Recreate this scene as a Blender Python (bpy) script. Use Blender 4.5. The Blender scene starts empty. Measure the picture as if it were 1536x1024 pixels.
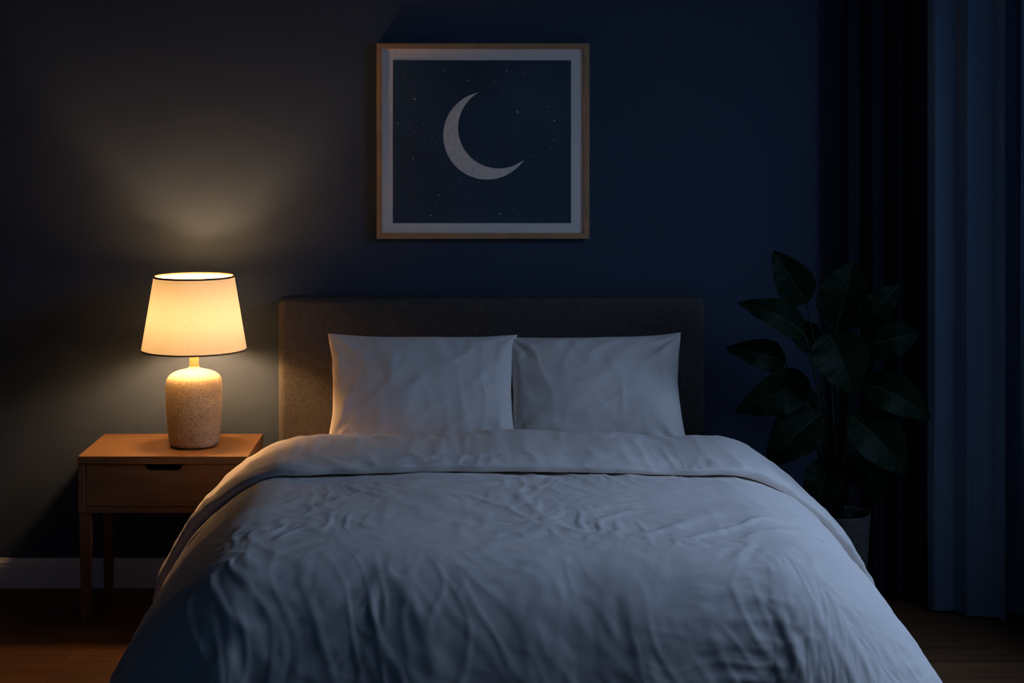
import bpy, bmesh, math, random
import numpy as np
from mathutils import Vector, noise, Matrix
random.seed(4)
scene=bpy.context.scene
scene.view_settings.view_transform='Standard'
scene.view_settings.look='None'
scene.view_settings.exposure=0.0

# ------------------------------------------------------------ helpers
def link(o,parent=None):
    scene.collection.objects.link(o)
    if parent is not None: o.parent=parent
    return o
def empty(name,loc=(0,0,0)):
    e=bpy.data.objects.new(name,None); e.location=loc; e.empty_display_size=.1
    scene.collection.objects.link(e); return e
def mesh_obj(name,verts,faces,mat=None,parent=None,smooth=True):
    me=bpy.data.meshes.new(name); me.from_pydata([tuple(v) for v in verts],[],faces); me.update()
    if smooth:
        me.polygons.foreach_set('use_smooth',[True]*len(me.polygons))
    if mat: me.materials.append(mat)
    return link(bpy.data.objects.new(name,me),parent)
def box(name,lo,hi,mat=None,parent=None,bevel=0,seg=3):
    bm=bmesh.new(); bmesh.ops.create_cube(bm,size=1)
    for v in bm.verts:
        v.co=Vector([(lo[i]+hi[i])/2+v.co[i]*(hi[i]-lo[i]) for i in range(3)])
    if bevel>0: bmesh.ops.bevel(bm,geom=bm.edges[:],offset=bevel,segments=seg,profile=.5,affect='EDGES')
    me=bpy.data.meshes.new(name); bm.to_mesh(me); bm.free()
    if bevel>0: me.polygons.foreach_set('use_smooth',[True]*len(me.polygons))
    if mat: me.materials.append(mat)
    o=link(bpy.data.objects.new(name,me),parent)
    if bevel>0:
        m=o.modifiers.new('wn','WEIGHTED_NORMAL'); m.keep_sharp=False
    return o
def lathe(name,prof,mat,parent,center,n=96,closed=False):
    vs=[];fs=[];m=len(prof)
    for k in range(n):
        a=2*math.pi*k/n
        for r,z in prof: vs.append((center[0]+r*math.cos(a),center[1]+r*math.sin(a),center[2]+z))
    for k in range(n):
        k2=(k+1)%n
        for i in range(m if closed else m-1):
            j=(i+1)%m
            fs.append((k*m+i,k2*m+i,k2*m+j,k*m+j))
    return mesh_obj(name,vs,fs,mat,parent)
def tube(name,pts,radii,mat,parent,n=8):
    vs=[];fs=[]
    P=[Vector(p) for p in pts]
    for i,p in enumerate(P):
        t=(P[min(i+1,len(P)-1)]-P[max(i-1,0)]).normalized()
        a=t.orthogonal().normalized() if i==0 else (pa-t*pa.dot(t)).normalized()
        pa=a; b=t.cross(a)
        for k in range(n):
            w=2*math.pi*k/n; vs.append(p+radii[i]*(math.cos(w)*a+math.sin(w)*b))
    for i in range(len(P)-1):
        for k in range(n):
            k2=(k+1)%n; fs.append((i*n+k,i*n+k2,(i+1)*n+k2,(i+1)*n+k))
    fs.append(tuple(range(n))[::-1]); fs.append(tuple((len(P)-1)*n+k for k in range(n)))
    return mesh_obj(name,vs,fs,mat,parent)
def chaikin(p,it=3):
    for _ in range(it):
        q=[p[0]]
        for a,b in zip(p[:-1],p[1:]):
            q.append((a[0]*.75+b[0]*.25,a[1]*.75+b[1]*.25)); q.append((a[0]*.25+b[0]*.75,a[1]*.25+b[1]*.75))
        q.append(p[-1]); p=q
    return p

# ------------------------------------------------------------ materials
def new_mat(name):
    m=bpy.data.materials.new(name); m.use_nodes=True
    nt=m.node_tree; b=nt.nodes['Principled BSDF']; return m,nt,b
def ramp(nt,fac,stops):
    r=nt.nodes.new('ShaderNodeValToRGB'); e=r.color_ramp.elements
    while len(e)<len(stops): e.new(.5)
    for i,(p,c) in enumerate(stops): e[i].position=p; e[i].color=(*c,1)
    nt.links.new(fac,r.inputs[0]); return r.outputs[0]
def coords(nt,scale=(1,1,1),rot=(0,0,0)):
    tc=nt.nodes.new('ShaderNodeTexCoord'); mp=nt.nodes.new('ShaderNodeMapping')
    mp.inputs['Scale'].default_value=scale; mp.inputs['Rotation'].default_value=rot
    nt.links.new(tc.outputs['Object'],mp.inputs[0]); return mp.outputs[0]
def noise_tex(nt,vec,scale,detail=4,rough=.5,dist=0):
    n=nt.nodes.new('ShaderNodeTexNoise'); n.inputs['Scale'].default_value=scale
    n.inputs['Detail'].default_value=detail; n.inputs['Roughness'].default_value=rough; n.inputs['Distortion'].default_value=dist
    nt.links.new(vec,n.inputs['Vector']); return n.outputs['Fac']
def bump(nt,b,h,strength=.3,dist=.002,prev=None):
    n=nt.nodes.new('ShaderNodeBump'); n.inputs['Strength'].default_value=strength; n.inputs['Distance'].default_value=dist
    nt.links.new(h,n.inputs['Height'])
    if prev: nt.links.new(prev,n.inputs['Normal'])
    nt.links.new(n.outputs[0],b.inputs['Normal']); return n.outputs[0]
def mat_noise(name,c1,c2,scale,rough=.8,bs=.3,bd=.002,stretch=(1,1,1),detail=4,spec=.3,sheen=0):
    m,nt,b=new_mat(name); v=coords(nt,stretch); f=noise_tex(nt,v,scale,detail,.6)
    nt.links.new(ramp(nt,f,[(.3,c1),(.7,c2)]),b.inputs['Base Color'])
    b.inputs['Roughness'].default_value=rough; b.inputs['Specular IOR Level'].default_value=spec
    if sheen: b.inputs['Sheen Weight'].default_value=sheen
    if bs: bump(nt,b,f,bs,bd)
    return m
def mat_wood(name,c1,c2,c3,stretch=(2,30,30),rough=.45,scale=1.2):
    m,nt,b=new_mat(name); v=coords(nt,stretch)
    f=noise_tex(nt,v,scale,8,.62,.6)
    v2=coords(nt,tuple(s*4 for s in stretch)); g=noise_tex(nt,v2,scale*2,4,.7)
    mx=nt.nodes.new('ShaderNodeMath'); mx.operation='MULTIPLY_ADD'; mx.inputs[1].default_value=.3
    nt.links.new(g,mx.inputs[0]); 
    m2=nt.nodes.new('ShaderNodeMath'); m2.operation='MULTIPLY'; m2.inputs[1].default_value=.7; nt.links.new(f,m2.inputs[0])
    nt.links.new(m2.outputs[0],mx.inputs[2])
    nt.links.new(ramp(nt,mx.outputs[0],[(.3,c1),(.5,c2),(.7,c3)]),b.inputs['Base Color'])
    b.inputs['Roughness'].default_value=rough; b.inputs['Specular IOR Level'].default_value=.3
    bump(nt,b,mx.outputs[0],.15,.001); return m
def mat_weave(name,c1,c2,freq=420,rough=.95,bs=.4,sheen=.2):
    m,nt,b=new_mat(name); v=coords(nt)
    f=noise_tex(nt,v,freq,2,.6); g=noise_tex(nt,v,freq*.25,3,.6)
    a=nt.nodes.new('ShaderNodeMath'); a.operation='ADD'; nt.links.new(f,a.inputs[0]); nt.links.new(g,a.inputs[1])
    h=nt.nodes.new('ShaderNodeMath'); h.operation='MULTIPLY'; h.inputs[1].default_value=.5; nt.links.new(a.outputs[0],h.inputs[0])
    nt.links.new(ramp(nt,h.outputs[0],[(.35,c1),(.65,c2)]),b.inputs['Base Color'])
    b.inputs['Roughness'].default_value=rough; b.inputs['Specular IOR Level'].default_value=.1; b.inputs['Sheen Weight'].default_value=sheen
    bump(nt,b,h.outputs[0],bs,.0015); return m

M_wall=mat_noise('wall_paint',(.052,.071,.108),(.058,.079,.120),90,.85,.12,.001,spec=.15)
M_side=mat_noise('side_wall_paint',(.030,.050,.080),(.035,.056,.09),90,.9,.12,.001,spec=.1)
M_ceil=mat_noise('ceiling_paint',(.10,.12,.15),(.12,.14,.17),60,.9,.1,.001)
M_trim=mat_noise('trim_paint',(.80,.79,.77),(.84,.83,.81),30,.5,.05,.0005)
OK=((.135,.064,.026),(.205,.102,.041),(.265,.136,.056))
M_oak=mat_wood('oak_wood',*OK,(2,34,34))
M_oakv=mat_wood('oak_wood_vertical',*OK,(34,34,2))
M_frame=mat_wood('frame_wood',(.42,.22,.10),(.54,.30,.14),(.62,.36,.18),(12,12,12),.5)
M_linen=mat_weave('bed_linen',(.80,.71,.64),(.90,.80,.73),500,.9,.18,.05)
M_head=mat_weave('headboard_fabric',(.055,.050,.047),(.105,.094,.087),420,.95,.5,.0)
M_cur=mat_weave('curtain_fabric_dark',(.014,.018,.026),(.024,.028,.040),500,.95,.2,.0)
M_basket=mat_weave('pot_fabric',(.035,.032,.032),(.08,.071,.068),200,.95,.5,.0)
M_brass=new_mat('brass'); M_brass[2].inputs['Base Color'].default_value=(.55,.36,.15,1); M_brass[2].inputs['Metallic'].default_value=.8; M_brass[2].inputs['Roughness'].default_value=.35; M_brass=M_brass[0]
M_neck=mat_noise('lamp_neck_wood',(.40,.26,.12),(.48,.32,.16),20,.45,.05,.0005,(20,20,2))
M_black=mat_noise('dark_metal',(.02,.02,.02),(.03,.03,.03),20,.5,0,0)
M_soil=mat_noise('soil',(.012,.008,.005),(.03,.02,.012),60,1,.8,.01)
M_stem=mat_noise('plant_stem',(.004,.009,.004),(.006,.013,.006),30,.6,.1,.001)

def curtain_mat(name,c,tr):
    m,nt,b=new_mat(name); v=coords(nt,(1,1,1)); f=noise_tex(nt,v,400,3,.6)
    col=ramp(nt,f,[(.3,tuple(x*.85 for x in c)),(.7,c)])
    nt.links.new(col,b.inputs['Base Color']); b.inputs['Roughness'].default_value=.9; b.inputs['Specular IOR Level'].default_value=.1
    t=nt.nodes.new('ShaderNodeBsdfTranslucent'); nt.links.new(col,t.inputs[0])
    mx=nt.nodes.new('ShaderNodeMixShader'); mx.inputs[0].default_value=tr
    nt.links.new(b.outputs[0],mx.inputs[1]); nt.links.new(t.outputs[0],mx.inputs[2])
    nt.links.new(mx.outputs[0],nt.nodes['Material Output'].inputs[0]); bump(nt,b,f,.2,.001); return m
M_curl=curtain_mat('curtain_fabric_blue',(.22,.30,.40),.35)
M_sheer=curtain_mat('sheer_fabric',(.24,.32,.44),.5)

# lamp shade : translucent linen
m,nt,b=new_mat('lampshade_linen'); v=coords(nt); f=noise_tex(nt,v,330,3,.7)
col=ramp(nt,f,[(.3,(.74,.67,.48)),(.7,(.93,.87,.69))])
t=nt.nodes.new('ShaderNodeBsdfTranslucent'); nt.links.new(col,t.inputs[0]); nt.links.new(col,b.inputs['Base Color'])
b.inputs['Roughness'].default_value=.95; b.inputs['Specular IOR Level'].default_value=.1
mx=nt.nodes.new('ShaderNodeMixShader'); mx.inputs[0].default_value=.076
nt.links.new(b.outputs[0],mx.inputs[1]); nt.links.new(t.outputs[0],mx.inputs[2]); nt.links.new(mx.outputs[0],nt.nodes['Material Output'].inputs[0])
M_shade=m
# bulb
m,nt,b=new_mat('bulb_glow'); b.inputs['Base Color'].default_value=(1,.8,.5,1)
b.inputs['Emission Color'].default_value=(1,.58,.275,1); b.inputs['Emission Strength'].default_value=400
M_bulb=m
# speckled ceramic
m,nt,b=new_mat('speckled_stoneware'); v=coords(nt)
f=noise_tex(nt,v,150,4,.7); g=noise_tex(nt,v,9,4,.6)
c1=ramp(nt,f,[(.33,(.26,.18,.10)),(.47,(.52,.43,.30)),(.7,(.66,.56,.43))])
c2=ramp(nt,g,[(.3,(.75,.68,.58)),(.7,(1,1,1))])
mm=nt.nodes.new('ShaderNodeMix'); mm.data_type='RGBA'; mm.blend_type='MULTIPLY'; mm.inputs[0].default_value=1
nt.links.new(c1,mm.inputs[6]); nt.links.new(c2,mm.inputs[7]); nt.links.new(mm.outputs[2],b.inputs['Base Color'])
b.inputs['Roughness'].default_value=.75; bump(nt,b,f,.45,.003); M_stone=m
# leaf: green darkened, the plant's deep shadow is put into the colour
m,nt,b=new_mat('leaf_green_shaded'); v=coords(nt); f=noise_tex(nt,v,14,4,.6)
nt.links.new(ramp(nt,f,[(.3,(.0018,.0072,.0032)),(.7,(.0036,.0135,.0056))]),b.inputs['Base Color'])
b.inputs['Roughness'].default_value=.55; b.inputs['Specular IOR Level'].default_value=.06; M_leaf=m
M_rib=mat_noise('leaf_midrib',(.016,.036,.018),(.022,.048,.022),30,.6,0,0)
# floor planks
m,nt,b=new_mat('floor_oak_planks'); v=coords(nt)
br=nt.nodes.new('ShaderNodeTexBrick'); nt.links.new(v,br.inputs['Vector'])
br.inputs['Scale'].default_value=1; br.inputs['Brick Width'].default_value=1.3; br.inputs['Row Height'].default_value=.13
br.inputs['Mortar Size'].default_value=.0018; br.inputs['Color1'].default_value=(.18,.085,.037,1); br.inputs['Color2'].default_value=(.135,.062,.028,1); br.inputs['Mortar'].default_value=(.04,.018,.009,1)
v2=coords(nt,(2,30,1)); g=noise_tex(nt,v2,1.3,8,.65,.5); c2=ramp(nt,g,[(.3,(.6,.55,.5)),(.7,(1.1,1.1,1.1))])
mm=nt.nodes.new('ShaderNodeMix'); mm.data_type='RGBA'; mm.blend_type='MULTIPLY'; mm.inputs[0].default_value=1
nt.links.new(br.outputs[0],mm.inputs[6]); nt.links.new(c2,mm.inputs[7]); nt.links.new(mm.outputs[2],b.inputs['Base Color'])
b.inputs['Roughness'].default_value=.55; b.inputs['Specular IOR Level'].default_value=.2; bump(nt,b,g,.1,.001); M_floor=m
# art print
m,nt,b=new_mat('night_sky_print'); v=coords(nt); f=noise_tex(nt,v,260,3,.8); g=noise_tex(nt,v,4,3,.5)
c1=ramp(nt,f,[(.35,(.020,.048,.080)),(.62,(.038,.080,.120)),(.80,(.12,.16,.21))])
c2=ramp(nt,g,[(.35,(.8,.8,.8)),(.65,(1.15,1.15,1.15))])
mm=nt.nodes.new('ShaderNodeMix'); mm.data_type='RGBA'; mm.blend_type='MULTIPLY'; mm.inputs[0].default_value=1
nt.links.new(c1,mm.inputs[6]); nt.links.new(c2,mm.inputs[7]); nt.links.new(mm.outputs[2],b.inputs['Base Color']); b.inputs['Roughness'].default_value=.8; M_art=m
M_moon=mat_noise('moon_print',(.78,.70,.60),(.96,.89,.79),70,.8,0,0,detail=6)
M_star=mat_noise('star_print',(.92,.90,.85),(.97,.95,.9),10,.8,0,0)
M_mat=mat_noise('mat_board',(.92,.82,.74),(.96,.87,.79),60,.9,.05,.0005)

# ------------------------------------------------------------ room
WB=5.9; XL=-2.6; XR=2.12; YF=-.6; H=2.7
box('floor',(XL-.1,YF,-.1),(XR+.1,WB+.1,0),M_floor)
box('ceiling',(XL-.1,YF,H),(XR+.1,WB+.1,H+.1),M_ceil)
box('wall_back',(XL-.1,WB,0),(XR+.1,WB+.1,H),M_wall)
box('wall_left',(XL-.1,YF,0),(XL,WB,H),M_side)
# right wall with window opening
wy0,wy1,wz0,wz1=3.2,5.25,.85,2.55
wr=empty('wall_right')
box('panel_below',(XR,YF,0),(XR+.1,WB,wz0),M_side,wr)
box('panel_above',(XR,YF,wz1),(XR+.1,WB,H),M_side,wr)
box('panel_near',(XR,YF,wz0),(XR+.1,wy0,wz1),M_side,wr)
box('panel_far',(XR,wy1,wz0),(XR+.1,WB,wz1),M_side,wr)
win=empty('window_1')
for nme,lo,hi in [('sill',(XR-.03,wy0,wz0-.03),(XR+.1,wy1,wz0+.01)),('head_rail',(XR+.03,wy0,wz1-.06),(XR+.08,wy1,wz1)),
  ('stile_near',(XR+.03,wy0,wz0),(XR+.08,wy0+.06,wz1)),('stile_far',(XR+.03,wy1-.06,wz0),(XR+.08,wy1,wz1)),('mullion',(XR+.035,(wy0+wy1)/2-.03,wz0),(XR+.075,(wy0+wy1)/2+.03,wz1)),
  ('bottom_rail',(XR+.03,wy0,wz0+.01),(XR+.08,wy1,wz0+.07))]:
    box(nme,lo,hi,M_trim,win,.004)
# skirting
def baseboard(name,x0,x1):
    prof=[(0,0),(-.018,0),(-.018,.080),(-.014,.084),(-.014,.092),(-.008,.102),(-.006,.110),(0,.110)]
    vs=[(x,WB+p[0],p[1]) for x in (x0,x1) for p in prof]; n=len(prof)
    fs=[(i,i+1,n+i+1,n+i) for i in range(n-1)]+[tuple(range(n))[::-1],tuple(range(n,2*n))]
    return mesh_obj(name,vs,fs,M_trim,None,False)
baseboard('baseboard_back',XL,XR)
box('baseboard_left',(XL,YF,0),(XL+.018,WB-.02,.11),M_trim,None,.003)
box('baseboard_right',(XR-.018,YF,0),(XR,WB-.02,.11),M_trim,None,.003)

# ------------------------------------------------------------ bed
BX0,BX1=-.693,.877
bed=empty('bed')
hb=box('headboard',(BX0,5.775,.10),(BX1,5.875,1.098),M_head,bed,.028,6)
box('frame_base',(-.60,3.92,.12),(.78,5.775,.33),M_head,bed,.02,4)
box('mattress',(-.645,3.90,.33),(.83,5.77,.59),M_linen,bed,.055,6)
for i,(x,y) in enumerate([(-.52,4.02),(.70,4.02),(-.52,5.62),(.70,5.62)]):
    tube('leg_%d'%(i+1),[(x,y,.13),(x,y,0)],[.025,.018],M_black,bed,16)

# ---- duvet
def prof_fn(pts):
    p=np.array(chaikin(pts,3)); d=np.r_[0,np.cumsum(np.hypot(*np.diff(p,axis=0).T))]; L=d[-1]
    return (lambda q:(np.interp(q*L,d,p[:,0]),np.interp(q*L,d,p[:,1]))),L
ZT=.650
PL,LL=prof_fn([(0,ZT),(.05,ZT),(.12,.630),(.21,.565),(.31,.465),(.40,.325),(.44,.19)])
PR,LR=prof_fn([(0,ZT),(.06,ZT),(.13,.640),(.24,.595),(.36,.51),(.45,.40),(.53,.29),(.575,.19)])
PF,LF=prof_fn([(0,ZT),(.06,ZT),(.14,.635),(.22,.57),(.275,.46),(.31,.33),(.33,.17)])
ex0,ex1=-.52,.72; ey1,ey0=5.25,3.96
def cols():
    c=[]
    for i in range(130): c.append((-1,1-i/130,ex0))
    for i in range(300): c.append((0,0,ex0+(ex1-ex0)*i/299))
    for i in range(1,141): c.append((1,i/140,ex1))
    return c
def rows():
    r=[(0,ey1+(ey0-ey1)*i/299) for i in range(300)]
    r+=[(i/120,ey0) for i in range(1,121)]
    return r
def base_point(side,qa,xt,qb,yt):
    tf=(ey1-yt)/(ey1-ey0)
    z=ZT+.012*math.sin(math.pi*(xt-ex0)/(ex1-ex0))
    if qa==0 and qb==0: return (xt,yt,z)
    L=max(qa,qb); th=math.atan2(qb,qa)
    w=th/(math.pi/2)
    P=PL if side<0 else PR
    so,sz=P(L) if side!=0 else (0,0); fo,fz=PF(L)
    if side>0: so*=1-.09*tf
    if side<0: so*=1-.07*tf
    if side==0: o,zz=fo,fz
    else: o=so*(1-w)+fo*w; zz=sz*(1-w)+fz*w
    zz+=(z-ZT)*(1-L)
    return (xt+side*math.cos(th)*o,yt-math.sin(th)*o,zz)
def N(x,y,z=0): return noise.noise(Vector((x,y,z)))
def softr(x,y,z=0,w=3):   # rounded crease
    a=N(x,y,z)*2.2; return math.exp(-a*a*w)
def wrinkle(s,t):
    wx=s+.06*N(s*3,t*3,5)+.02*N(s*9,t*9,7); wy=t+.06*N(s*3,t*3,9)+.02*N(s*9,t*9,8)
    m1=max(0,.35+1.5*N(s*2.2,t*2.2,20)); m2=max(0,.35+1.5*N(s*2.4,t*2.4,33)); m3=max(0,.3+1.5*N(s*3,t*3,37))
    a=.8*wx+.6*wy; b=.6*wx-.8*wy
    h =.008*N(s*2.3,t*2.3,1)
    h+=.0043*m1*softr(a*3.0,b*9,2,3.5)
    h+=.0040*m2*softr(a*10.0,b*3.4,3,3.5)
    h+=.0027*m3*softr(wx*17,wy*7,4,5)
    h+=.0019*m1*softr(wx*9,wy*22,16,5)
    h+=.0013*N(wx*26,wy*24,6)
    return h
C=cols(); R=rows(); nc,nr=len(C),len(R)
P=np.zeros((nr,nc,3)); D=np.zeros((nr,nc))
for j,(qb,yt) in enumerate(R):
    for i,(side,qa,xt) in enumerate(C):
        P[j,i]=base_point(side,qa,xt,qb,yt)
        Ls=LL if side<0 else LR
        s=xt+side*qa*Ls; t=yt-qb*LF
        L=max(qa,qb)
        h=wrinkle(s,t)
        if L>0:
            ww=math.atan2(qb,qa)/(math.pi/2)
            s2=s+.06*N(s*5,t*5,60)
            mk=max(0,.6+1.2*N(s*3,t*3,70))
            hf=.012*N(s2*5,t*1.8,11)+.0075*mk*softr(s2*8+t*4.0,t*3,12,4)+.0062*mk*softr(s2*6-t*6,t*3.0,13,4)+.003*softr(s2*15+t*5,t*5,19,5)
            hs=.012*N(t*5.0,s*1.8,14)+.005*mk*softr(t*8,s*2+t*2,15,3)+.002*softr(t*14,s*5,18,4)
            h+=L**.7*(hf*ww+hs*(1-ww))
        D[j,i]=h
du=np.gradient(P,axis=1); dv=np.gradient(P,axis=0)
nn=np.cross(dv,du); 
nn/= (np.linalg.norm(nn,axis=2,keepdims=True)+1e-9)
if nn[20,nc//2,2]<0: nn=-nn
Q=P+nn*D[...,None]
fs=[(j*nc+i,j*nc+i+1,(j+1)*nc+i+1,(j+1)*nc+i) for j in range(nr-1) for i in range(nc-1)]
duvet=mesh_obj('duvet',Q.reshape(-1,3).tolist(),fs,M_linen)
so=duvet.modifiers.new('thick','SOLIDIFY'); so.thickness=.012; so.offset=0
# folded-back band
K=96; vs=[]; nC=len(C)
def side_pt(side,qa,xt,y):
    p=base_point(side,qa,xt,0,y); return np.array(p)
for i,(side,qa,xt) in enumerate(C):
    Ls=LL if side<0 else LR
    s=xt+side*qa*Ls
    qq=min(1,qa)
    yl=4.755+.27*qq**1.3+.018*N(s*3.5,0,40)+.008*N(s*11,0,41); yh=5.275-.01*qq
    i0=max(i-1,0); i1=min(i+1,nC-1)
    a0=side_pt(*C[i0],5.1); a1=side_pt(*C[i1],5.1); tg=a1-a0
    nrm=np.array([-tg[2],0,tg[0]]); nrm/=np.linalg.norm(nrm)+1e-9
    th=.015*(1+.5*N(s*4,0,50))
    for k in range(K):
        ph=2*math.pi*k/K
        cy=math.copysign(abs(math.cos(ph))**.32,math.cos(ph)); cz=math.copysign(abs(math.sin(ph))**.62,math.sin(ph))
        y=(yl+yh)/2+(yh-yl)/2*cy
        off=.008+th+th*cz
        if cz>0:
            f=abs(math.sin(ph))**.3
            off+=f*(wrinkle(s*1.0+3,y+7)+.006*softr(s*2.5+y*3,y*12,44,3)+.004*softr(s*11,y*5+s*3,47,3)+.008*N(s*2.4,y*6,45))
        off=max(off,.003)
        b=side_pt(side,qa,xt,min(y,ey1)); b[1]=y
        vs.append(b+nrm*off)
fs=[(i*K+k,i*K+(k+1)%K,(i+1)*K+(k+1)%K,(i+1)*K+k) for i in range(nC-1) for k in range(K)]
fs+=[tuple(range(K))[::-1],tuple((nC-1)*K+k for k in range(K))]
mesh_obj('folded_edge',vs,fs,M_linen,duvet)

# ---- pillows
def pillow(name,cx,cy,cz,W,Hh,T,tilt,rz,seed,roll=0):
    n=130; vs=[]; fs=[]
    for sd in (1,-1):
        for j in range(n+1):
            for i in range(n+1):
                u=-1+2*i/n; v=-1+2*j/n
                uu=math.sin(u*math.pi/2)*.55+u*.45; vv=math.sin(v*math.pi/2)*.55+v*.45
                x=W/2*uu*(1-.065*(1-vv*vv)+.010*N(vv*3,uu,seed)-.02*(1-vv)*.5); z=Hh/2*vv*(1-.075*(1-abs(uu)**3)+.01*N(uu*3,vv,seed+9))
                e=max(0,(1-uu**2)*(1-vv**2))
                t=T/2*(e**.42)*(1-.12*vv)
                if sd>0:
                    ed=min(1,e*5)
                    cr=0
                    for (cxn,czn) in ((-1,-1),(1,-1),(-1,1),(1,1)):
                        dx=(uu-cxn)*W/2; dz=(vv-czn)*Hh/2; d=math.hypot(dx,dz); an=math.atan2(dz,dx)
                        cr+=math.exp(-(d/.13)**2)*.0062*math.sin(an*9+seed+3*N(d*7,an,seed))
                    x_=x+.03*N(x*6,z*6,seed+20)
                    t+=ed*(.010*N(x*4,z*4,seed)+.0052*softr(x_*3+z*4,z*4-x*4,seed+2,4)+.0032*softr(x_*9-z*6,z*8,seed+4,4)+.0019*softr(x_*14,z*5+x*4,seed+5,4)+.0009*N(x*25,z*25,seed+6))+cr*ed
                vs.append((x,-sd*t,z))
    m=(n+1)*(n+1)
    for sd in (0,1):
        for j in range(n):
            for i in range(n):
                a=sd*m+j*(n+1)+i; q=(a,a+1,a+n+2,a+n+1)
                fs.append(q if sd==0 else q[::-1])
    o=mesh_obj(name,vs,fs,M_linen)
    bm=bmesh.new(); bm.from_mesh(o.data); bmesh.ops.remove_doubles(bm,verts=bm.verts,dist=1e-5); bm.to_mesh(o.data); bm.free()
    o.location=(cx,cy,cz); o.rotation_euler=(-tilt,roll,rz); return o
pillow('pillow',-.155,5.540,.784,.680,.47,.17,math.radians(35),math.radians(2),1.3,math.radians(.6))
pillow('pillow',.454,5.545,.780,.635,.475,.17,math.radians(35),math.radians(-2),7.7,math.radians(-1.5))

# ------------------------------------------------------------ nightstand
ns=empty('nightstand')
x0,x1,y0,y1=-1.349,-.757,5.45,5.86; zt=.582
box('top',(x0,y0,zt-.028),(x1,y1,zt),M_oak,ns,.003)
box('side_panel_1',(x0+.002,y0+.004,.384),(x0+.024,y1-.002,zt-.028),M_oak,ns,.002)
box('side_panel_2',(x1-.024,y0+.004,.384),(x1-.002,y1-.002,zt-.028),M_oak,ns,.002)
box('bottom_panel',(x0+.024,y0+.004,.384),(x1-.024,y1-.002,.404),M_oak,ns,.002)
box('back_panel',(x0+.024,y1-.015,.404),(x1-.024,y1-.003,zt-.028),M_oak,ns)
cx=(x0+x1)/2; dl,dr=x0+.027,x1-.027; dz0,dz1=.407,zt-.031
out=[(dl,dz0),(dr,dz0),(dr,dz1),(cx+.070,dz1),(cx+.058,dz1-.017),(cx+.048,dz1-.021),(cx-.048,dz1-.021),(cx-.058,dz1-.017),(cx-.070,dz1),(dl,dz1)]
n=len(out); vs=[(p[0],y,p[1]) for y in (y0+.010,y0+.030) for p in out]
bm=bmesh.new(); bv=[bm.verts.new(v) for v in vs]
bm.faces.new(bv[:n]); bm.faces.new(bv[n:][::-1])
for i in range(n): bm.faces.new((bv[i],bv[n+i],bv[n+(i+1)%n],bv[(i+1)%n]))
bmesh.ops.recalc_face_normals(bm,faces=bm.faces[:]); bmesh.ops.triangulate(bm,faces=[f for f in bm.faces if len(f.verts)>4])
me=bpy.data.meshes.new('drawer_front'); bm.to_mesh(me); bm.free(); me.materials.append(M_oak); link(bpy.data.objects.new('drawer_front',me),ns)
box('drawer_box',(dl+.01,y0+.030,dz0+.004),(dr-.01,y1-.03,dz1-.045),M_oak,ns)
for i,(x,y) in enumerate([(x0+.024,y0+.03),(x1-.024,y0+.03),(x0+.024,y1-.03),(x1-.024,y1-.03)]):
    vs=[]; fs=[]
    for z,hw in ((.384,.021),(0.004,.0145),(0,.012)):
        for a,b in ((-1,-1),(1,-1),(1,1),(-1,1)): vs.append((x+a*hw,y+b*hw,z))
    for l in range(2):
        for k in range(4): fs.append((l*4+k,l*4+(k+1)%4,l*4+4+(k+1)%4,l*4+4+k))
    fs+=[(0,1,2,3),(11,10,9,8)]
    o=mesh_obj('leg_%d'%(i+1),vs,fs,M_oakv,ns,False)
    bv=o.modifiers.new('bev','BEVEL'); bv.width=.004; bv.segments=2

# ------------------------------------------------------------ table lamp
LC=(-.977,5.64,zt)
lamp=empty('table_lamp')
bp=[(0,.001),(.066,.001),(.080,.003),(.088,.012),(.091,.035),(.095,.075),(.0985,.115),(.1005,.155),(.1010,.190),(.1010,.216),(.098,.240),(.083,.258),(.058,.268),(.036,.273),(.022,.277),(.0165,.284)]
lathe('base',chaikin(bp,2),M_stone,lamp,LC)
lathe('neck',[(0,.275),(.0165,.275),(.0165,.325),(.015,.328),(0,.328)],M_neck,lamp,LC,48)
lathe('socket',[(0,.328),(.012,.328),(.014,.335),(.014,.395),(0,.395)],M_brass,lamp,LC,32)
zb,ztp=.343,.608
rb,rt=.187,.1425
def seg(a,b,n): return [(a[0]+(b[0]-a[0])*i/n,a[1]+(b[1]-a[1])*i/n) for i in range(n)]
lathe('shade',seg((rb,zb),(rt,ztp),20)+[(rt,ztp)],M_shade,lamp,LC,128)
M_trimd=mat_noise('shade_trim',(.22,.15,.09),(.28,.19,.11),80,.8,0,0)
lathe('shade_rim_top',[(rt+.001,ztp-.006),(rt+.001,ztp+.001),(rt-.003,ztp+.001),(rt-.003,ztp-.006)],M_trimd,lamp,LC,128,True)
lathe('shade_rim_bottom',[(rb+.001,zb-.001),(rb+.0005,zb+.005),(rb-.003,zb+.005),(rb-.003,zb-.001)],M_trimd,lamp,LC,128,True)
for k in range(3):
    a=2*math.pi*k/3+.5
    tube('spider_arm_%d'%(k+1),[(LC[0]+.012*math.cos(a),LC[1]+.012*math.sin(a),LC[2]+.365),(LC[0]+.10*math.cos(a),LC[1]+.10*math.sin(a),LC[2]+.365),(LC[0]+.182*math.cos(a),LC[1]+.182*math.sin(a),LC[2]+.348)],[.0015]*3,M_brass,lamp,6)
bl=[(0,.395),(.013,.396),(.015,.41),(.024,.43),(.029,.45),(.029,.462),(.024,.478),(.012,.489),(0,.491)]
lathe('bulb',chaikin(bl,2),M_bulb,lamp,LC,32)

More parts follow.
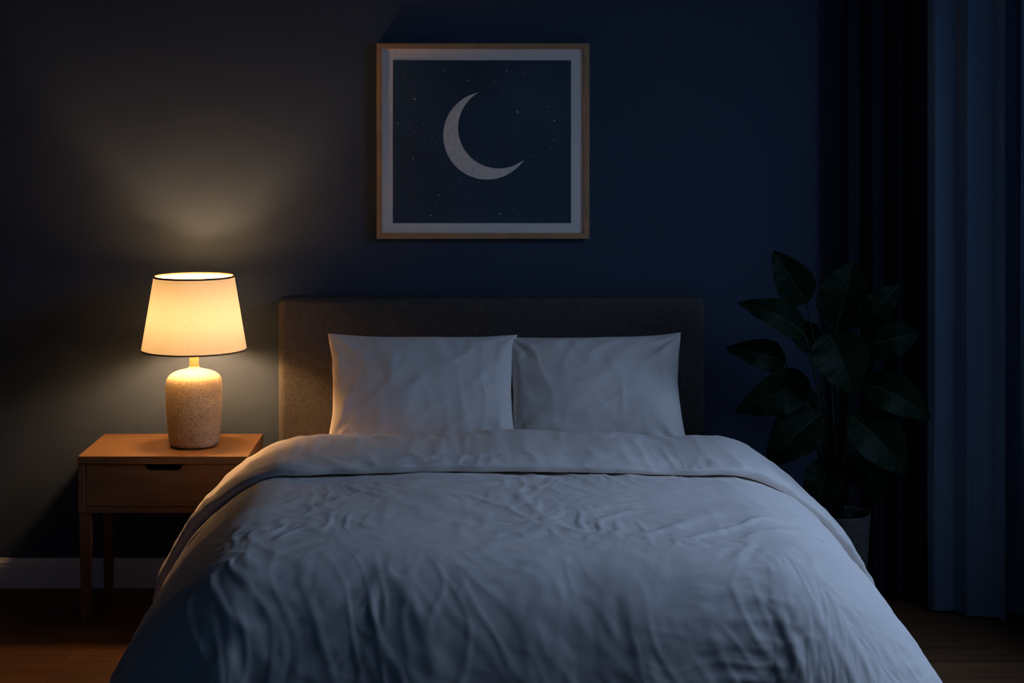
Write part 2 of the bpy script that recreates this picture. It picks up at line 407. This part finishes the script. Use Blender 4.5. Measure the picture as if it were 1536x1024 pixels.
# ------------------------------------------------------------ framed picture
fp=empty('framed_picture')
ax,az=.0575,1.669
X0,X1,Z0,Z1=-.336,.458,1.307,2.036; yb=WB-.002; yf=WB-.032; fw=.021
def bar(name,o1,o2,i1,i2):
    vs=[]
    for y in (yf,yb):
        for p in (o1,o2,i2,i1): vs.append((p[0],y,p[1]))
    fs=[(0,1,2,3),(7,6,5,4)]+[(k,4+k,4+(k+1)%4,(k+1)%4) for k in range(4)]
    o=mesh_obj(name,vs,fs,M_frame,fp,False)
    bm=bmesh.new(); bm.from_mesh(o.data); bmesh.ops.recalc_face_normals(bm,faces=bm.faces[:]); bm.to_mesh(o.data); bm.free()
    bv=o.modifiers.new('bev','BEVEL'); bv.width=.0015; bv.segments=2
a,b_,c,d=(X0,Z0),(X1,Z0),(X1,Z1),(X0,Z1)
ia,ib,ic,id_=(X0+fw,Z0+fw),(X1-fw,Z0+fw),(X1-fw,Z1-fw),(X0+fw,Z1-fw)
bar('frame_bottom',a,b_,ia,ib); bar('frame_right',b_,c,ib,ic); bar('frame_top',c,d,ic,id_); bar('frame_left',d,a,id_,ia)
box('mat_board',(X0+.01,WB-.022,Z0+.01),(X1-.01,WB-.004,Z1-.01),M_mat,fp)
aw,ah=.3325,.304
box('print',(ax-aw,WB-.0235,az-ah),(ax+aw,WB-.020,az+ah),M_art,fp)
vs=[];fs=[];n=72
for k in range(n+1):
    f=k/n
    a1=math.radians(101+f*(327.3-101)); a2=math.radians(119.5+f*(309-119.5))
    vs.append((ax+.019+.164*math.cos(a1),WB-.0242,az+.0228+.164*math.sin(a1)))
    vs.append((ax+.0622+.1518*math.cos(a2),WB-.0242,az+.0518+.1518*math.sin(a2)))
for k in range(n): fs.append((2*k,2*k+2,2*k+3,2*k+1))
mesh_obj('moon',vs,fs,M_moon,fp,False)
vs=[];fs=[]
stars=[(-52,229,2.4),(-252,159,3),(132,111,3.2),(270,79,2.6),(-315,69,2.4),(92,264,2),(160,256,1.8),(-258,-64,2),(-188,1,1.6),(-192,-276,2.6),(68,-269,3),(268,6,1.8),(-78,-139,1.6),(-162,-199,1.8)]
for k in range(130): stars.append((random.uniform(-325,325),random.uniform(-296,296),random.choice([.6,.7,.9,1.1,1.4])))
for sx,sz,sr in stars:
    if sr<1.5 and math.hypot(sx-19,sz-23)<170 and math.hypot(sx-62,sz-52)>146: continue
    b0=len(vs)
    for k in range(8):
        w=2*math.pi*k/8; vs.append((ax+sx/1000+sr/1000*math.cos(w),WB-.0241,az+sz/1000+sr/1000*math.sin(w)))
    fs.append(tuple(range(b0,b0+8)))
mesh_obj('stars',vs,fs,M_star,fp,False)

# ------------------------------------------------------------ potted plant
PC=Vector((1.284,5.43,0))
pl=empty('potted_plant')
pp=[(0,.002),(.078,.002),(.084,.008),(.106,.385),(.108,.392),(.103,.395),(.099,.388),(.097,.35),(0,.35)]
dense=[]
for a_,b2 in zip(pp[:-1],pp[1:]):
    k=60 if a_==(.084,.008) else 3
    dense+=seg(a_,b2,k)
dense.append(pp[-1])
dense=[(r+(.0013*math.sin(z*2*math.pi/.0125) if (.01<z<.384 and r>.08) else 0),z) for r,z in dense]
lathe('pot',dense,M_basket,pl,PC,96)
lathe('soil',[(0,.362),(.05,.366),(.098,.358)],M_soil,pl,PC,40)
def bez(p0,p1,p2,n=14):
    return [p0*(1-t)**2+p1*2*t*(1-t)+p2*t*t for t in [i/n for i in range(n+1)]]
leaves=[ # base x,y,z ; tip x,y,z ; width ; arch
 ((-.106,.03,1.110),(-.226,.00,1.295),.135,.02),
 ((-.005,.02,1.020),(.060,.03,1.260),.180,.02),
 ((.070,.00,1.030),(.200,-.02,1.180),.11,.03),
 ((-.125,-.03,1.010),(-.360,-.06,1.122),.115,.05),
 ((-.065,-.10,1.022),(.004,-.17,.828),.20,.03),
 ((-.180,.02,.905),(-.392,-.02,.962),.11,.04),
 ((.085,.03,.955),(.285,.02,1.012),.13,.04),
 ((-.120,-.06,.865),(-.376,-.10,.758),.145,.05),
 ((.060,-.05,.850),(.285,-.10,.735),.14,.06),
 ((.015,-.09,.745),(.190,-.15,.555),.175,.04),
 ((-.075,-.05,.740),(-.262,-.08,.568),.165,.05),
 ((-.030,-.04,.590),(-.110,-.09,.400),.13,.04),
 ((.050,-.02,.610),(.135,-.06,.440),.13,.04),
 ((-.05,.10,.93),(-.16,.14,1.03),.11,.03),
 ((.02,.10,.86),(.16,.16,.90),.12,.03),
 ((-.06,.08,.72),(-.2,.14,.80),.12,.03),
]
for k,(b0,t0,w,arch) in enumerate(leaves):
    B=PC+Vector(b0); T=PC+Vector(t0); ax_=(T-B); Ln=ax_.length; d=ax_.normalized()
    facing=Vector((random.uniform(-.35,.35),-1,random.uniform(.15,.6)))
    sdv=d.cross(facing).normalized(); up=sdv.cross(d).normalized()
    if up.y>0: up=-up
    p0=PC+Vector((b0[0]*.15,b0[1]*.2,.355)); p1=PC+Vector((b0[0]*.35,b0[1]*.5,.36+(b0[2]-.36)*.6))
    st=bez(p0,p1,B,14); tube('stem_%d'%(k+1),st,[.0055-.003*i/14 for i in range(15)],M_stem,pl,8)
    nu,nv=28,14; vs=[];fs=[]
    for i in range(nu+1):
        u=i/nu
        hw=w/2*(math.sin(math.pi*min(1,u**.82))**.72)*(1-.25*u) *1.12
        if i in(0,nu): hw=.0008
        mid=B+d*(Ln*u)+up*(arch*math.sin(math.pi*u))
        for j in range(nv+1):
            v=-1+2*j/nv
            p=mid+sdv*(hw*v)+up*(hw*.30*abs(v)+.004*math.sin(u*26+ (2 if v>0 else 0)+k)*v*v+.0010*math.cos(u*50-abs(v)*7))
            vs.append(p)
    for i in range(nu):
        for j in range(nv):
            a0=i*(nv+1)+j; fs.append((a0,a0+1,a0+nv+2,a0+nv+1))
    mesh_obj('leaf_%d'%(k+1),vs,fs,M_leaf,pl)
    rp=[B+d*(Ln*u)+up*(arch*math.sin(math.pi*u)+.001) for u in [i/16*.97 for i in range(17)]]
    tube('midrib_%d'%(k+1),rp,[.0022-.0016*i/16 for i in range(17)],M_rib,pl,6)

# ------------------------------------------------------------ curtains
def curtain(name,path,folds,amp,z0,z1,mat,seed,nz=60,npf=22):
    pts=[Vector((p[0],p[1],0)) for p in path]
    seglen=[0]
    for a,b in zip(pts[:-1],pts[1:]): seglen.append(seglen[-1]+(b-a).length)
    Lt=seglen[-1]; n=int(folds*npf); vs=[];fs=[]
    for iz in range(nz+1):
        fz=iz/nz; z=z0+(z1-z0)*fz
        for i in range(n+1):
            f=i/n; dd=f*Lt
            k=max(j for j in range(len(seglen)-1) if seglen[j]<=dd+1e-9)
            tt=(dd-seglen[k])/(seglen[k+1]-seglen[k]); p=pts[k].lerp(pts[k+1],tt)
            tg=(pts[k+1]-pts[k]).normalized(); nm=Vector((tg.y,-tg.x,0))
            ph=f*folds*2*math.pi+1.2*N(f*folds*.7,0,seed)+.35*N(f*3,fz*1.5,seed+3)
            A=amp*(1+.5*N(f*folds,fz*.8,seed+5))*(1-.25*fz)
            q=p+nm*A*(math.sin(ph)+.18*math.sin(2*ph+seed)) + tg*(.25*A*math.sin(2*ph)) + nm*.012*N(f*4,fz*2,seed+8)
            vs.append((q.x,q.y,z))
    for iz in range(nz):
        for i in range(n):
            a0=iz*(n+1)+i; fs.append((a0,a0+1,a0+n+2,a0+n+1))
    return mesh_obj(name,vs,fs,mat)
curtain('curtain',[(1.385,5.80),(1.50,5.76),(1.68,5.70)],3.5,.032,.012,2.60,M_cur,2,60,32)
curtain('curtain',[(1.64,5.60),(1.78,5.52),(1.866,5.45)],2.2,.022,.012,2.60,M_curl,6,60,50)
curtain('sheer_curtain',[(1.87,5.60),(1.95,5.50),(1.99,5.30),(2.01,4.90)],6,.020,.012,2.60,M_sheer,9)
rod=empty('curtain_rod')
tube('rod_back',[(1.34,5.80,2.63),(1.66,5.66,2.63),(1.86,5.46,2.63),(1.97,5.15,2.63),(1.98,2.0,2.63)],[.012]*5,M_black,rod,16)
for i,(p,q) in enumerate([((1.34,5.80,2.63),(1.34,5.899,2.63)),((1.98,2.05,2.63),(2.119,2.05,2.63)),((1.975,4.6,2.63),(2.119,4.6,2.63))]):
    tube('bracket_%d'%(i+1),[p,q],[.008,.008],M_black,rod,12)

# ------------------------------------------------------------ lighting
w=bpy.data.worlds.new('night'); scene.world=w; w.use_nodes=True
bg=w.node_tree.nodes['Background']; bg.inputs[0].default_value=(.08,.41,1,1); bg.inputs[1].default_value=.085
def area(name,loc,target,sx,sy,power,col):
    l=bpy.data.lights.new(name,'AREA'); l.shape='RECTANGLE'; l.size=sx; l.size_y=sy; l.energy=power; l.color=col
    o=link(bpy.data.objects.new(name,l)); o.location=loc
    o.rotation_euler=(Vector(target)-Vector(loc)).to_track_quat('-Z','Y').to_euler(); return o
area('moonlight_window',(2.9,4.1,2.7),(.3,4.5,.5),2.2,1.8,80,(.42,.62,1))

# ------------------------------------------------------------ camera
cd=bpy.data.cameras.new('camera'); cam=link(bpy.data.objects.new('camera',cd))
cam.location=(0,0,1.7); cam.rotation_euler=(math.pi/2,0,0)
cd.lens=2360/1536*36; cd.sensor_width=36; cd.sensor_fit='HORIZONTAL'
cd.shift_x=(768-700)/1536; cd.shift_y=-312/1536
scene.camera=cam
